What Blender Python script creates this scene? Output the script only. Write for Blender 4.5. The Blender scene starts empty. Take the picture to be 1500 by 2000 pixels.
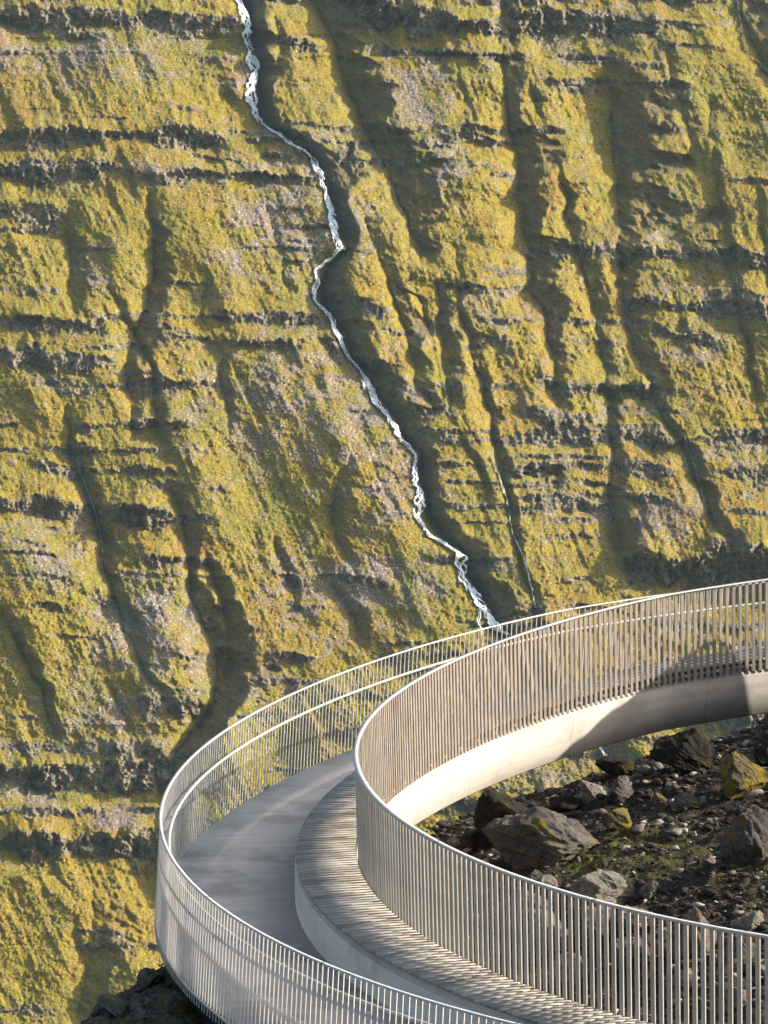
import bpy, math, random
import numpy as np
from mathutils import Vector, Matrix

random.seed(7)
rng = np.random.default_rng(7)
scene = bpy.context.scene
COL = scene.collection

# ------------------------------------------------------------------ camera
H = 13.4646                       # camera height above the walkway (m)
PITCH = 0.16
F = 8700.0                        # focal length in photo pixels (photo 1500 x 2000)
cam_d = bpy.data.cameras.new("camera")
cam = bpy.data.objects.new("camera", cam_d)
COL.objects.link(cam)
cam.location = (0, 0, H)
cam.rotation_euler = (math.pi / 2 - PITCH, 0, 0)
cam_d.sensor_fit = 'VERTICAL'
cam_d.sensor_height = 24.0
cam_d.lens = 24.0 * F / 2000.0
cam_d.clip_start = 0.5
cam_d.clip_end = 60000
scene.camera = cam

# ------------------------------------------------------------------ light
SUN_EL = math.radians(26.5)
SUN_AZ = math.radians(4.0)        # from +X, turned slightly away from the camera
HAZE = 0.000017
SUN_STR, SKY_STR, EXPOSURE = 5.0, 0.12, 1.15
sdir = Vector((math.cos(SUN_EL) * math.cos(SUN_AZ), math.cos(SUN_EL) * math.sin(SUN_AZ), math.sin(SUN_EL)))
sun_d = bpy.data.lights.new("sun", 'SUN')
sun_d.energy = SUN_STR
sun_d.angle = math.radians(0.5)
sun_d.color = (1.0, 0.90, 0.76)
sun = bpy.data.objects.new("sun", sun_d)
COL.objects.link(sun)
sun.location = (60, 0, 60)
sun.rotation_euler = sdir.to_track_quat('Z', 'Y').to_euler()

world = bpy.data.worlds.new("World")
scene.world = world
world.use_nodes = True
wn = world.node_tree
sky = wn.nodes.new('ShaderNodeTexSky')
sky.sky_type = 'NISHITA'
sky.sun_disc = False
sky.sun_elevation = SUN_EL
sky.sun_rotation = math.pi / 2 - SUN_AZ
sky.air_density = 1.0
sky.dust_density = 5.0
sky.ozone_density = 0.6
bg = wn.nodes['Background']
bg.inputs['Strength'].default_value = SKY_STR
wn.links.new(sky.outputs['Color'], bg.inputs['Color'])

scene.view_settings.view_transform = 'Standard'
scene.view_settings.look = 'None'
scene.view_settings.exposure = EXPOSURE
scene.view_settings.gamma = 1.0
scene.view_settings.use_curve_mapping = False
scene.cycles.max_bounces = 6
scene.cycles.diffuse_bounces = 3
scene.cycles.volume_bounces = 0
scene.cycles.use_denoising = True
scene.cycles.caustics_reflective = False
scene.cycles.caustics_refractive = False


# ------------------------------------------------------------------ helpers
def tag(o, label=None, cat=None, group=None, kind=None):
    if label: o['label'] = label
    if cat: o['category'] = cat
    if group: o['group'] = group
    if kind: o['kind'] = kind
    return o

def mesh_np(name, V, Fq, mat=None, parent=None, smooth=False, attrs=None):
    V = np.asarray(V, np.float32); Fq = np.asarray(Fq, np.int32)
    me = bpy.data.meshes.new(name)
    n = Fq.shape[1]
    me.vertices.add(len(V)); me.vertices.foreach_set('co', V.ravel())
    me.loops.add(Fq.size); me.loops.foreach_set('vertex_index', Fq.ravel())
    me.polygons.add(len(Fq))
    me.polygons.foreach_set('loop_start', np.arange(0, Fq.size, n, dtype=np.int32))
    me.polygons.foreach_set('loop_total', np.full(len(Fq), n, np.int32))
    if smooth: me.polygons.foreach_set('use_smooth', np.ones(len(Fq), bool))
    me.update(calc_edges=True)
    if attrs:
        for k, a in attrs.items():
            at = me.attributes.new(k, 'FLOAT', 'POINT')
            at.data.foreach_set('value', np.asarray(a, np.float32).ravel())
    if mat: me.materials.append(mat)
    o = bpy.data.objects.new(name, me)
    COL.objects.link(o)
    if parent: o.parent = parent
    return o

def empty(name, loc=(0, 0, 0)):
    o = bpy.data.objects.new(name, None)
    COL.objects.link(o); o.location = loc
    return o

def grid_faces(nr, nc):
    i = np.arange(nr - 1)[:, None] * nc + np.arange(nc - 1)[None, :]
    return np.stack([i, i + 1, i + nc + 1, i + nc], -1).reshape(-1, 4)

def hashlat(ix, iy, seed):
    n = (ix.astype(np.int64) * 374761393 + iy.astype(np.int64) * 668265263 + seed * 974711) & 0x7fffffff
    n = ((n ^ (n >> 13)) * 1274126177) & 0x7fffffff
    n = ((n ^ (n >> 16)) * 69069) & 0x7fffffff
    return ((n >> 7) & 0xffff) / 65535.0

def vnoise(x, y, seed):
    x0 = np.floor(x); y0 = np.floor(y)
    fx = x - x0; fy = y - y0
    fx = fx * fx * (3 - 2 * fx); fy = fy * fy * (3 - 2 * fy)
    ix = x0.astype(np.int64); iy = y0.astype(np.int64)
    a = hashlat(ix, iy, seed); b = hashlat(ix + 1, iy, seed)
    c = hashlat(ix, iy + 1, seed); d = hashlat(ix + 1, iy + 1, seed)
    return (a * (1 - fx) + b * fx) * (1 - fy) + (c * (1 - fx) + d * fx) * fy   # 0..1

def fbm(x, y, seed, octv=4, gain=0.5, lac=2.03):
    s = 0; a = 1; t = 0
    for k in range(octv):
        s = s + a * (vnoise(x, y, seed + k * 17) * 2 - 1); t += a
        x = x * lac + 11.3; y = y * lac + 5.7; a *= gain
    return s / t

def ridged(x, y, seed, octv=4, gain=0.55):
    s = 0; a = 1; t = 0
    for k in range(octv):
        s = s + a * (1 - np.abs(vnoise(x, y, seed + k * 13) * 2 - 1) * 2); t += a
        x = x * 2.07 + 3.1; y = y * 2.07 + 7.9; a *= gain
    return s / t

def sstep(e0, e1, x):
    t = np.clip((x - e0) / (e1 - e0), 0, 1)
    return t * t * (3 - 2 * t)


# ------------------------------------------------------------------ material helpers
class NT:
    def __init__(s, name):
        s.m = bpy.data.materials.new(name); s.m.use_nodes = True
        s.t = s.m.node_tree; s.b = s.t.nodes['Principled BSDF']
        s.b.inputs['Roughness'].default_value = 0.85
        s.b.inputs['Specular IOR Level'].default_value = 0.25
    def n(s, typ, **kw):
        nd = s.t.nodes.new(typ)
        for k, v in kw.items():
            if k.startswith('i_'): nd.inputs[k[2:].replace('_', ' ')].default_value = v
            else: setattr(nd, k, v)
        return nd
    def l(s, a, b): s.t.links.new(a, b)
    def coord(s, scale=(1, 1, 1), rot=(0, 0, 0), kind='Object'):
        tc = s.n('ShaderNodeTexCoord'); mp = s.n('ShaderNodeMapping')
        mp.inputs['Scale'].default_value = scale; mp.inputs['Rotation'].default_value = rot
        s.l(tc.outputs[kind], mp.inputs['Vector']); return mp.outputs['Vector']
    def noise(s, vec, scale, detail=5, rough=0.55, dist=0.0):
        nd = s.n('ShaderNodeTexNoise'); nd.inputs['Scale'].default_value = scale
        nd.inputs['Detail'].default_value = detail; nd.inputs['Roughness'].default_value = rough
        nd.inputs['Distortion'].default_value = dist
        s.l(vec, nd.inputs['Vector']); return nd.outputs['Fac']
    def ramp(s, fac, stops, interp='LINEAR'):
        nd = s.n('ShaderNodeValToRGB'); cr = nd.color_ramp; cr.interpolation = interp
        while len(cr.elements) < len(stops): cr.elements.new(0.5)
        for e, (p, c) in zip(cr.elements, stops):
            e.position = p
            e.color = (c, c, c, 1) if isinstance(c, (int, float)) else (*c, 1)
        s.l(fac, nd.inputs['Fac']); return nd.outputs['Color']
    def mix(s, fac, a, b, mode='MIX'):
        nd = s.n('ShaderNodeMix'); nd.data_type = 'RGBA'; nd.blend_type = mode; nd.clamp_factor = True
        for sock, v in ((nd.inputs[0], fac), (nd.inputs[6], a), (nd.inputs[7], b)):
            if isinstance(v, (int, float)): sock.default_value = v
            elif isinstance(v, tuple): sock.default_value = (*v, 1)
            else: s.l(v, sock)
        return nd.outputs[2]
    def math(s, op, a, b=0.0, clamp=False):
        nd = s.n('ShaderNodeMath'); nd.operation = op; nd.use_clamp = clamp
        for sock, v in ((nd.inputs[0], a), (nd.inputs[1], b)):
            if isinstance(v, (int, float)): sock.default_value = v
            else: s.l(v, sock)
        return nd.outputs[0]
    def attr(s, name):
        nd = s.n('ShaderNodeAttribute'); nd.attribute_name = name; return nd.outputs['Fac']
    def bump(s, h, strength=0.5, dist=0.1):
        nd = s.n('ShaderNodeBump'); nd.inputs['Strength'].default_value = strength
        nd.inputs['Distance'].default_value = dist
        s.l(h, nd.inputs['Height']); s.l(nd.outputs['Normal'], s.b.inputs['Normal'])
    def col(s, c):
        if isinstance(c, tuple): s.b.inputs['Base Color'].default_value = (*c, 1)
        else: s.l(c, s.b.inputs['Base Color'])


# ------------------------------------------------------------------ MATERIALS
def mat_mountain():
    t = NT('mountain_slope')
    v = t.coord()
    a = t.noise(v, 0.045, 6, 0.6); b = t.noise(v, 0.28, 5, 0.75); c = t.noise(v, 1.1, 5, 0.8)
    hue = t.attr('hue')
    g = t.ramp(t.math('ADD', t.math('MULTIPLY', a, 0.5), t.math('MULTIPLY', hue, 0.5)),
               [(0.22, (0.175, 0.180, 0.026)), (0.40, (0.250, 0.208, 0.024)), (0.64, (0.300, 0.216, 0.018)), (0.98, (0.250, 0.125, 0.030))])
    g = t.mix(t.ramp(b, [(0.38, 0.0), (0.62, 0.8)]), g, (0.315, 0.258, 0.062))
    g = t.mix(t.ramp(c, [(0.42, 0.7), (0.53, 0.0)]), g, (0.062, 0.056, 0.024))
    scree = t.mix(t.ramp(c, [(0.38, 0.0), (0.66, 1.0)]), (0.105, 0.085, 0.095), (0.370, 0.320, 0.310))
    rock = t.mix(t.ramp(b, [(0.34, 0.0), (0.64, 1.0)]), (0.034, 0.048, 0.052), (0.34, 0.285, 0.19))
    rock = t.mix(t.ramp(c, [(0.38, 0.7), (0.5, 0.0)]), rock, (0.024, 0.036, 0.039))
    vo = t.n('ShaderNodeTexVoronoi'); vo.inputs['Scale'].default_value = 0.72
    t.l(v, vo.inputs['Vector'])
    fleck = t.ramp(vo.outputs['Distance'], [(0.20, 1.0), (0.36, 0.0)])
    sep = t.n('ShaderNodeSeparateColor'); t.l(vo.outputs['Color'], sep.inputs[0])
    some = t.ramp(sep.outputs[0], [(0.55, 0.0), (0.70, 1.0)])
    fm = t.math('MULTIPLY', fleck, some)
    sm = t.math('MULTIPLY', t.attr('scree'), t.ramp(b, [(0.36, 0.15), (0.54, 1.0)]), True)
    x = t.mix(sm, g, scree)
    brown_grey = t.mix(t.ramp(c, [(0.36, 0.0), (0.64, 1.0)]), (0.070, 0.056, 0.050), (0.165, 0.135, 0.118))
    x = t.mix(t.math('MULTIPLY', t.attr('brown_grey'), t.ramp(b, [(0.34, 0.55), (0.6, 1.0)]), True), x, brown_grey)
    x = t.mix(t.attr('rock'), x, rock)
    fm = t.math('MULTIPLY', fm, t.math('SUBTRACT', 1.0, t.attr('brown_grey')), True)
    x = t.mix(t.math('MULTIPLY', fm, t.math('ADD', 0.22, t.math('MULTIPLY', t.attr('scree'), 0.7)), True), x, (0.62, 0.56, 0.48))
    x = t.mix(t.attr('wet_shade'), x, (0.026, 0.038, 0.040))
    t.col(x)
    t.b.inputs['Roughness'].default_value = 0.95
    t.b.inputs['Specular IOR Level'].default_value = 0.1
    h = t.math('ADD', t.math('MULTIPLY', c, 0.6), t.math('MULTIPLY', b, 1.2))
    t.bump(h, 1.0, 1.5)
    return t.m

def mat_concrete(name, base, dark, stretch=(0.5, 6, 6), rough=0.8, stain=0.5, joint=0.0):
    t = NT(name)
    v = t.coord(stretch); w = t.coord()
    a = t.noise(v, 1.2, 6, 0.65); b = t.noise(w, 0.9, 5, 0.6); c = t.noise(w, 28, 3, 0.6)
    x = t.mix(t.ramp(a, [(0.30, 0.0), (0.72, 1.0)]), dark, base)
    x = t.mix(t.math('MULTIPLY', t.ramp(b, [(0.34, 1.0), (0.5, 0.0)]), stain), x, tuple(k * 0.62 for k in dark))
    x = t.mix(t.math('MULTIPLY', t.ramp(c, [(0.3, 0.5), (0.5, 0.0)]), 0.5), x, dark)
    if joint:
        fr = t.math('FRACT', t.math('DIVIDE', t.math('ADD', t.attr('arc'), 100.0), joint))
        x = t.mix(t.ramp(fr, [(0.0, 0.55), (0.009, 0.0)]), x, tuple(k * 0.35 for k in dark))
    t.col(x); t.b.inputs['Roughness'].default_value = rough
    t.bump(c, 0.25, 0.01)
    return t.m

def mat_metal(name, base, dark, rough=0.5, metallic=0.0, joint=0.0):
    t = NT(name)
    v = t.coord((3, 3, 1.0)); a = t.noise(v, 3.0, 5, 0.65)
    gi = t.n('ShaderNodeObjectInfo')
    x = t.mix(t.ramp(a, [(0.35, 0.0), (0.65, 1.0)]), dark, base)
    hs = t.n('ShaderNodeHueSaturation'); t.l(x, hs.inputs['Color'])
    t.l(t.math('ADD', 0.90, t.math('MULTIPLY', gi.outputs['Random'], 0.2)), hs.inputs['Value'])
    xo = hs.outputs['Color']
    if joint:
        fr = t.math('FRACT', t.math('DIVIDE', t.math('ADD', t.attr('arc'), 100.0), joint))
        xo = t.mix(t.ramp(fr, [(0.0, 1.0), (0.0045, 0.0)], 'CONSTANT'), xo, (0.05, 0.05, 0.05))
    t.col(xo); t.b.inputs['Roughness'].default_value = rough
    t.b.inputs['Metallic'].default_value = metallic
    t.b.inputs['Specular IOR Level'].default_value = 0.5
    return t.m

def mat_wood():
    t = NT('weathered_boards')
    w = t.coord(); a = t.noise(w, 5, 5, 0.7); b = t.noise(w, 0.8, 4, 0.6)
    tone = t.attr('tone')
    x = t.ramp(tone, [(0.0, (0.235, 0.215, 0.18)), (0.5, (0.325, 0.298, 0.25)), (1.0, (0.43, 0.395, 0.335))])
    x = t.mix(t.ramp(a, [(0.35, 0.5), (0.6, 0.0)]), x, (0.10, 0.093, 0.08))
    x = t.mix(t.ramp(b, [(0.45, 0.0), (0.7, 0.6)]), x, (0.34, 0.335, 0.32))
    t.col(x); t.bump(a, 0.3, 0.01)
    return t.m

def mat_rock(name, base, dark, moss=(0.17, 0.135, 0.018), mossy=0.5, seed=0.0):
    t = NT(name)
    w = t.coord(kind='Object')
    a = t.noise(w, 1.7, 7, 0.65, 0.4); b = t.noise(w, 11.0, 8, 0.82); m = t.noise(w, 3.1 + seed, 6, 0.7)
    x = t.mix(t.ramp(a, [(0.32, 0.0), (0.62, 1.0)]), dark, base)
    x = t.mix(t.ramp(b, [(0.40, 0.9), (0.50, 0.0)]), x, tuple(k * 0.3 for k in dark))
    x = t.mix(t.ramp(b, [(0.60, 0.0), (0.72, 0.7)]), x, tuple(min(1, k * 1.7) for k in base))
    x = t.mix(t.ramp(m, [(0.62 - 0.25 * mossy, 0.0), (0.72 - 0.25 * mossy, 1.0 if mossy > 0 else 0.0)]), x, moss)
    t.col(x); t.b.inputs['Roughness'].default_value = 0.92
    h = t.math('ADD', t.math('MULTIPLY', a, 1.0), t.math('MULTIPLY', b, 0.6))
    t.bump(h, 1.0, 0.16)
    return t.m

def mat_hill():
    t = NT('dark_scree_ground')
    w = t.coord()
    a = t.noise(w, 0.55, 6, 0.6); b = t.noise(w, 7, 6, 0.75); c = t.noise(w, 28, 4, 0.7)
    x = t.mix(t.ramp(b, [(0.3, 0.0), (0.65, 1.0)]), (0.010, 0.008, 0.006), (0.062, 0.044, 0.030))
    x = t.mix(t.ramp(a, [(0.5, 0.0), (0.65, 0.7)]), x, (0.032, 0.014, 0.009))
    x = t.mix(t.ramp(c, [(0.60, 0.0), (0.68, 0.85)]), x, (0.22, 0.20, 0.17))
    x = t.mix(t.math('MULTIPLY', t.attr('rockface'), t.ramp(b, [(0.3, 1.0), (0.6, 0.55)]), True), x, t.mix(t.ramp(b, [(0.42, 0.0), (0.6, 1.0)]), (0.060, 0.060, 0.045), (0.40, 0.385, 0.33)))
    x = t.mix(t.math('MULTIPLY', t.attr('moss'), t.ramp(b, [(0.32, 0.2), (0.55, 1.0)]), True), x, (0.100, 0.098, 0.016))
    t.col(x); t.b.inputs['Roughness'].default_value = 0.95
    h = t.math('ADD', t.math('MULTIPLY', c, 0.35), b)
    t.bump(h, 1.0, 0.12)
    return t.m

M_MOUNT = mat_mountain()
M_DECK = mat_concrete('brushed_concrete', (0.57, 0.515, 0.45), (0.42, 0.378, 0.33), (0.45, 7, 7), .8, .75)
M_KERB = mat_concrete('cast_concrete', (0.44, 0.42, 0.385), (0.31, 0.295, 0.27), (1.2, 1.2, 0.8), 0.75, 0.8, 2.4)
M_BEAM = mat_concrete('warm_cast_concrete', (0.62, 0.585, 0.53), (0.43, 0.40, 0.36), (0.15, 0.15, 5), 0.75, 0.6, 3.1)
M_WOOD = mat_wood()
M_FIN = mat_metal('weathered_fins', (0.45, 0.405, 0.35), (0.32, 0.285, 0.245), 0.6)
M_BAR = mat_metal('galvanised_bars', (0.62, 0.60, 0.55), (0.46, 0.44, 0.41), 0.45)
M_RAIL = mat_metal('galvanised_rail', (0.47, 0.47, 0.46), (0.34, 0.34, 0.33), 0.42, 0.0, 3.3)
M_HILL = mat_hill()
M_ROCKS = {
    'grey': mat_rock('grey_rock', (0.200, 0.180, 0.165), (0.060, 0.054, 0.052), mossy=0.32),
    'mossy': mat_rock('mossy_rock', (0.30, 0.285, 0.25), (0.070, 0.068, 0.058), moss=(0.130, 0.135, 0.030), mossy=0.65, seed=.3),
    'dark': mat_rock('dark_rock', (0.036, 0.028, 0.020), (0.012, 0.010, 0.009), moss=(0.075, 0.050, 0.010), mossy=0.35, seed=0.4),
    'ochre': mat_rock('ochre_rock', (0.20, 0.17, 0.10), (0.055, 0.042, 0.02), moss=(0.27, 0.19, 0.018), mossy=0.6, seed=0.2),
    'pale': mat_rock('pale_rock', (0.36, 0.33, 0.27), (0.15, 0.135, 0.11), moss=(0.22, 0.19, 0.07), mossy=0.15),
    'pink': mat_rock('brownish_rock', (0.30, 0.245, 0.205), (0.13, 0.105, 0.09), mossy=-0.5),
}

# ------------------------------------------------------------------ MOUNTAIN ACROSS THE VALLEY
CP, SP = math.cos(PITCH), math.sin(PITCH)
YB, ZB, TS = 1600.0, H - 450.0, math.tan(math.radians(36.0))

def ray(px, py):
    u = -(py - 1000.0) / F
    return (px - 750.0) / F, CP + u * SP, -SP + u * CP

def tbase(px, py):
    dx, dy, dz = ray(px, py)
    # plane z = ZB + TS*(y-YB) + 0.02*x
    return (ZB - TS * YB - H) / (dz - TS * dy - 0.02 * dx)

def axis(lo, hi, flo, fhi, step, grow=1.16):
    a = list(np.arange(flo, fhi + step, step)); s = step; x = flo
    pre = []
    while x > lo:
        s *= grow; x -= s; pre.append(x)
    s = step; x = a[-1]; post = []
    while x < hi:
        s *= grow; x += s; post.append(x)
    return np.array(pre[::-1] + a + post)

ax = axis(-4000, 5500, -90, 1590, 1.75, 1.022)
ay = axis(-480, 3600, -60, 2060, 1.75, 1.03)
PX, PY = np.meshgrid(ax, ay)

# Valley lines: list of (x, y, depth m, shaded-wall width px), left fall-off factor
VAL = [
 ([(462,-300,15,55),(465,0,15,58),(480,45,15,60),(490,120,14,45),(495,200,13,45),(510,242,11,45),(552,266,9,34),(592,296,10,45),(620,340,12,62),(640,390,12,42),(652,440,11,36),(663,488,9,30),(632,520,12,52),(615,560,14,66),(620,595,14,74),(650,640,15,90),(680,700,15,78),(712,730,14,60),(725,770,13,66),(762,812,11,55),(775,850,10,52),(812,885,9,30),(810,930,9,34),(820,965,9,34),(825,1010,9,38),(850,1045,8,40),(895,1080,8,50),(905,1120,10,60),(930,1160,10,70),(955,1215,10,60),(1005,1300,8,60),(1060,1370,8,60),(1180,1470,8,70),(1260,1570,6,60),(1400,2100,6,60)],2.6),
 ([(600,-300,20,100),(615,0,20,112),(650,80,19,92),(680,170,19,95),(700,230,19,92),(742,310,18,108),(775,370,16,88),(800,440,12,66),(822,500,8,40)],1.3),
 ([(850,560,7,30),(858,610,9,40),(862,660,8,34),(870,730,8,38),(876,790,6,30)],1.3),
 ([(893,570,3,14),(905,620,6,22),(920,680,7,24),(938,740,7,24),(952,800,7,26),(966,870,7,25),(988,950,7,24),(1000,1030,6,22),(1020,1100,5,24),(1045,1180,6,26),(1052,1230,4,24)],1.2),
 ([(975,-200,6,40),(980,60,6,40),(985,150,8,36),(990,240,10,44),(1012,330,16,78),(1016,400,16,92),(1030,480,15,78),(1036,560,12,62),(1068,620,11,60),(1078,680,8,40),(1085,740,6,36),(1090,800,4,30)],1.6),
 ([(1185,120,6,60),(1193,200,16,118),(1198,280,19,125),(1204,350,19,118),(1206,420,16,100),(1206,480,9,50),(1212,560,8,40),(1226,640,8,46),(1250,700,8,46),(1276,770,8,44),(1308,830,8,38),(1340,890,8,42),(1372,960,9,56),(1400,1030,9,48),(1446,1092,9,44),(1500,1170,9,60),(1620,1330,9,70)],2.2),
 ([(1035,165,3,14),(1048,200,5,20),(1058,230,3,14)],1.0),
 ([(1092,330,3,20),(1106,400,8,38),(1118,470,7,34),(1140,540,7,34),(1166,630,6,30),(1180,720,5,26),(1188,800,6,26),(1196,900,7,30),(1190,980,7,34),(1200,1060,10,60),(1230,1110,8,60)],1.2),
 ([(1385,200,3,18),(1400,380,4,20),(1420,470,4,20),(1440,600,4,16),(1462,690,5,16),(1476,780,4,16)],2.0),
 ([(1430,-200,14,120),(1440,0,14,120),(1460,70,14,110),(1498,150,12,90),(1560,240,10,90)],1.8),
 ([(120,430,2,20),(132,480,8,44),(138,560,7,40),(150,610,3,20)],1.3),
 ([(290,380,3,24),(300,450,8,46),(302,540,11,54),(285,600,12,72),(262,650,9,60),(250,700,8,40),(256,780,7,30),(262,850,4,24)],1.4),
 ([(215,560,2,10),(300,720,6,28),(305,800,7,36),(315,870,3,20)],1.0),
 ([(430,690,2,20),(436,770,6,26),(445,830,2,16)],1.0),
 ([(130,800,3,20),(140,870,6,26),(156,930,7,32),(185,1000,8,32),(196,1060,9,34),(206,1120,8,36),(228,1190,8,36),(250,1250,7,34),(285,1310,5,20),(330,1370,3,20)],1.5),
 ([(340,960,6,30),(358,1030,7,34),(368,1100,8,30),(372,1150,12,46),(388,1200,14,58),(410,1260,14,62),(425,1320,18,96),(410,1370,22,120),(380,1420,22,110),(345,1470,16,70),(330,1540,8,60),(320,1640,8,60),(310,1740,6,60)],1.3),
 ([(402,1090,3,20),(425,1150,9,46),(445,1230,13,66),(455,1290,10,80),(440,1340,4,40)],0.7),
 ([(0,1200,4,30),(40,1260,7,34),(66,1310,7,34),(90,1370,6,30),(110,1430,4,20)],2.0),
 ([(150,1680,2,20),(176,1720,3,50),(183,1800,6,90),(187,1850,7,90),(160,1930,6,80),(150,2010,5,90),(120,2150,4,80)],1.6),
 ([(690,880,1,20),(655,950,4,36),(645,1010,6,48),(660,1060,4,36),(700,1120,2,20)],1.0),
 ([(530,1060,3,20),(560,1120,5,26),(575,1180,3,20)],1.2),
 ([(655,1150,3,20),(690,1210,6,40),(700,1260,3,20)],1.2),
 ([(520,400,1,10),(545,480,3,20),(560,560,2,20)],1.5),
 ([(400,540,2,14),(398,580,4,18),(395,610,2,14)],1.0),
 ([(1300,470,3,20),(1388,420,8,60),(1390,470,4,20)],1.0),
]
VAL += [
 ([(712,430,3,24),(738,500,5,30),(762,560,8,42),(786,620,9,46),(800,680,8,44),(812,740,6,34),(850,800,5,26)],1.1),
 ([(775,560,2,10),(800,545,3,16),(822,580,4,20),(838,640,4,18)],1.0),
 ([(905,860,3,16),(930,900,4,16),(948,960,4,16)],1.0),
 ([(548,150,3,30),(545,90,6,40),(540,40,6,44)],1.0),
 ([(1300,120,2,16),(1330,200,5,40),(1345,260,5,40),(1352,320,3,20)],1.2),
 ([(1262,380,2,14),(1280,440,4,40),(1300,470,3,30)],1.0),
 ([(1480,380,3,16),(1490,460,4,20),(1500,560,4,20)],1.0),
]
rv = random.Random(21)
for k in range(34):
    x0 = rv.uniform(-60, 1560); y0 = rv.uniform(-40, 1950); L = rv.uniform(50, 170); A_ = rv.uniform(1.5, 3.5); w_ = rv.uniform(12, 34); sl = rv.uniform(.15, .55)
    VAL.append(([(x0, y0, A_ * .4, w_ * .6), (x0 + sl * L * .5, y0 + L * .5, A_, w_), (x0 + sl * L, y0 + L, A_ * .5, w_)], 1.6))
D = np.zeros_like(PX)
n1 = fbm(PX / 60, PY / 40, 101, 4) ; n2 = fbm(PX / 14, PY / 10, 202, 3)
rag = n1 * 11 + n2 * 5
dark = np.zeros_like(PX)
for pts, lf in VAL:
    P = np.array(pts, float)
    order = np.argsort(P[:, 1]); P = P[order]
    r0, r1 = np.searchsorted(ay, [P[0, 1] - 25, P[-1, 1] + 25])
    if r1 <= r0: continue
    yy = ay[r0:r1]
    jit = fbm(np.zeros_like(yy) + P[0, 0], yy / 30.0, int(P[0, 0]) + 5, 3) * 9
    if P[0, 0] == 462: P[:, 0] += 13
    xv = np.interp(yy, P[:, 1], P[:, 0]) + (jit if P[0, 0] > 470 or P[0, 0] < 440 else jit * 0.3)
    A = np.interp(yy, P[:, 1], P[:, 2]) * sstep(P[0, 1] - 25, P[0, 1] + 5, yy) * (1 - sstep(P[-1, 1] - 5, P[-1, 1] + 25, yy))
    W = np.interp(yy, P[:, 1], P[:, 3])
    c0, c1 = np.searchsorted(ax, [xv.min() - 420, xv.max() + 220])
    dx = PX[r0:r1, c0:c1] - xv[:, None]
    damp = np.clip(np.abs(dx) / 25, 0.0, 1.0)
    dx = dx + rag[r0:r1, c0:c1] * damp
    W = W * (0.95 + .7 * fbm(yy / 45.0, yy * 0 + P[0, 0], 88, 3))
    Wc = W[:, None] * (1 + .5 * n1[r0:r1, c0:c1])
    s = np.clip(dx / Wc, 0, 1.25)
    right = np.where(s < 1, (1 - s) ** 1.15, 0)
    left = np.exp(np.minimum(dx, 0) / (Wc * lf * 0.55)) * 0.55 + 0.45 * np.exp(np.minimum(dx, 0) / (Wc * 0.22 + 5))
    A = A * 1.1
    D[r0:r1, c0:c1] += A[:, None] * np.where(dx >= 0, right, left)
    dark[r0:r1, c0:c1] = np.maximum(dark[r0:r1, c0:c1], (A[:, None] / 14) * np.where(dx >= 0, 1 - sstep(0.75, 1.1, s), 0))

# metres of depth gained per photo pixel upwards on the base slope
TB = tbase(PX, np.clip(PY, -480, 3600))
dT = np.abs(np.gradient(TB, axis=0) / np.gradient(ay)[:, None])

# Cliff bands: x0,y0,x1,y1,thickness px,strength
BANDS = [
 (-300,22,470,48,26,1.0),(-300,262,440,268,28,1.1),(-300,318,225,330,32,1.2),(220,336,610,350,22,.7),(-300,412,125,412,30,1.0),
 (-300,628,200,636,26,1.1),(-300,690,222,704,30,1.1),(60,742,190,756,20,.7),(415,616,640,630,18,.95),(310,660,590,678,12,.7),(300,640,380,655,12,.6),
 (-300,986,410,1004,28,1.1),(545,1128,760,1138,16,.8),(-300,1510,345,1512,32,1.2),(-300,1446,330,1462,16,.9),(-300,1640,320,1652,34,1.2),(260,1380,400,1390,26,.9),
 (130,868,190,874,20,.8),(240,1195,290,1200,14,.7),(180,1170,230,1180,16,.6),
 (500,62,620,92,32,1.0),(700,22,980,44,42,1.1),(710,92,985,104,16,.7),(990,34,1290,56,38,1.1),(820,272,1012,276,18,.7),(960,340,1010,344,16,.8),(1080,112,1300,130,14,.5),
 (560,290,700,300,20,.6),(600,570,760,600,22,.9),(640,690,760,720,28,.9),(720,755,850,770,20,.8),
 (1190,494,1800,508,30,1.2),(1215,594,1800,604,22,.9),(1270,650,1400,658,22,.9),(1020,486,1215,498,18,.8),(940,520,1040,530,12,.5),
 (1050,748,1275,762,20,1.0),(1200,850,1800,862,16,.9),(1010,806,1180,812,16,.8),(850,852,1330,858,16,.8),(840,902,1180,910,11,.9),(850,938,1190,946,10,.9),(840,982,1190,990,14,.9),(1180,905,1320,912,22,.7),(1390,925,1800,942,22,.9),(1380,755,1800,765,12,.5),
 (1210,1104,1800,1112,44,1.25),(890,1100,1010,1108,18,.7),(940,1192,1060,1198,16,.9),(300,940,445,950,14,.8),(350,870,420,880,14,.5),
 (880,1565,1080,1572,34,1.2),(1330,1402,1700,1420,44,1.0),(1100,1480,1260,1490,20,.8),(1260,240,1330,250,10,.4),(740,640,860,655,14,.6),(880,650,1000,662,12,.6),(1060,655,1240,668,14,.6),
 (440,255,620,265,12,.6),(120,100,470,118,8,.3),(480,1330,720,1340,10,.5),
]
rb = random.Random(4)
SMOOTH = [(220,150,260,70),(470,520,140,90),(220,520,200,90),(620,820,190,120),(560,960,200,100),(900,450,110,150),(860,160,90,60),(1110,380,110,200),(1330,250,180,200),(80,860,120,90),(60,1290,110,110),(700,1170,170,60),(280,1260,120,90),(1330,1010,90,80),(330,400,200,50),(120,1850,200,170),(1360,700,150,50)]
lev = -420
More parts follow.
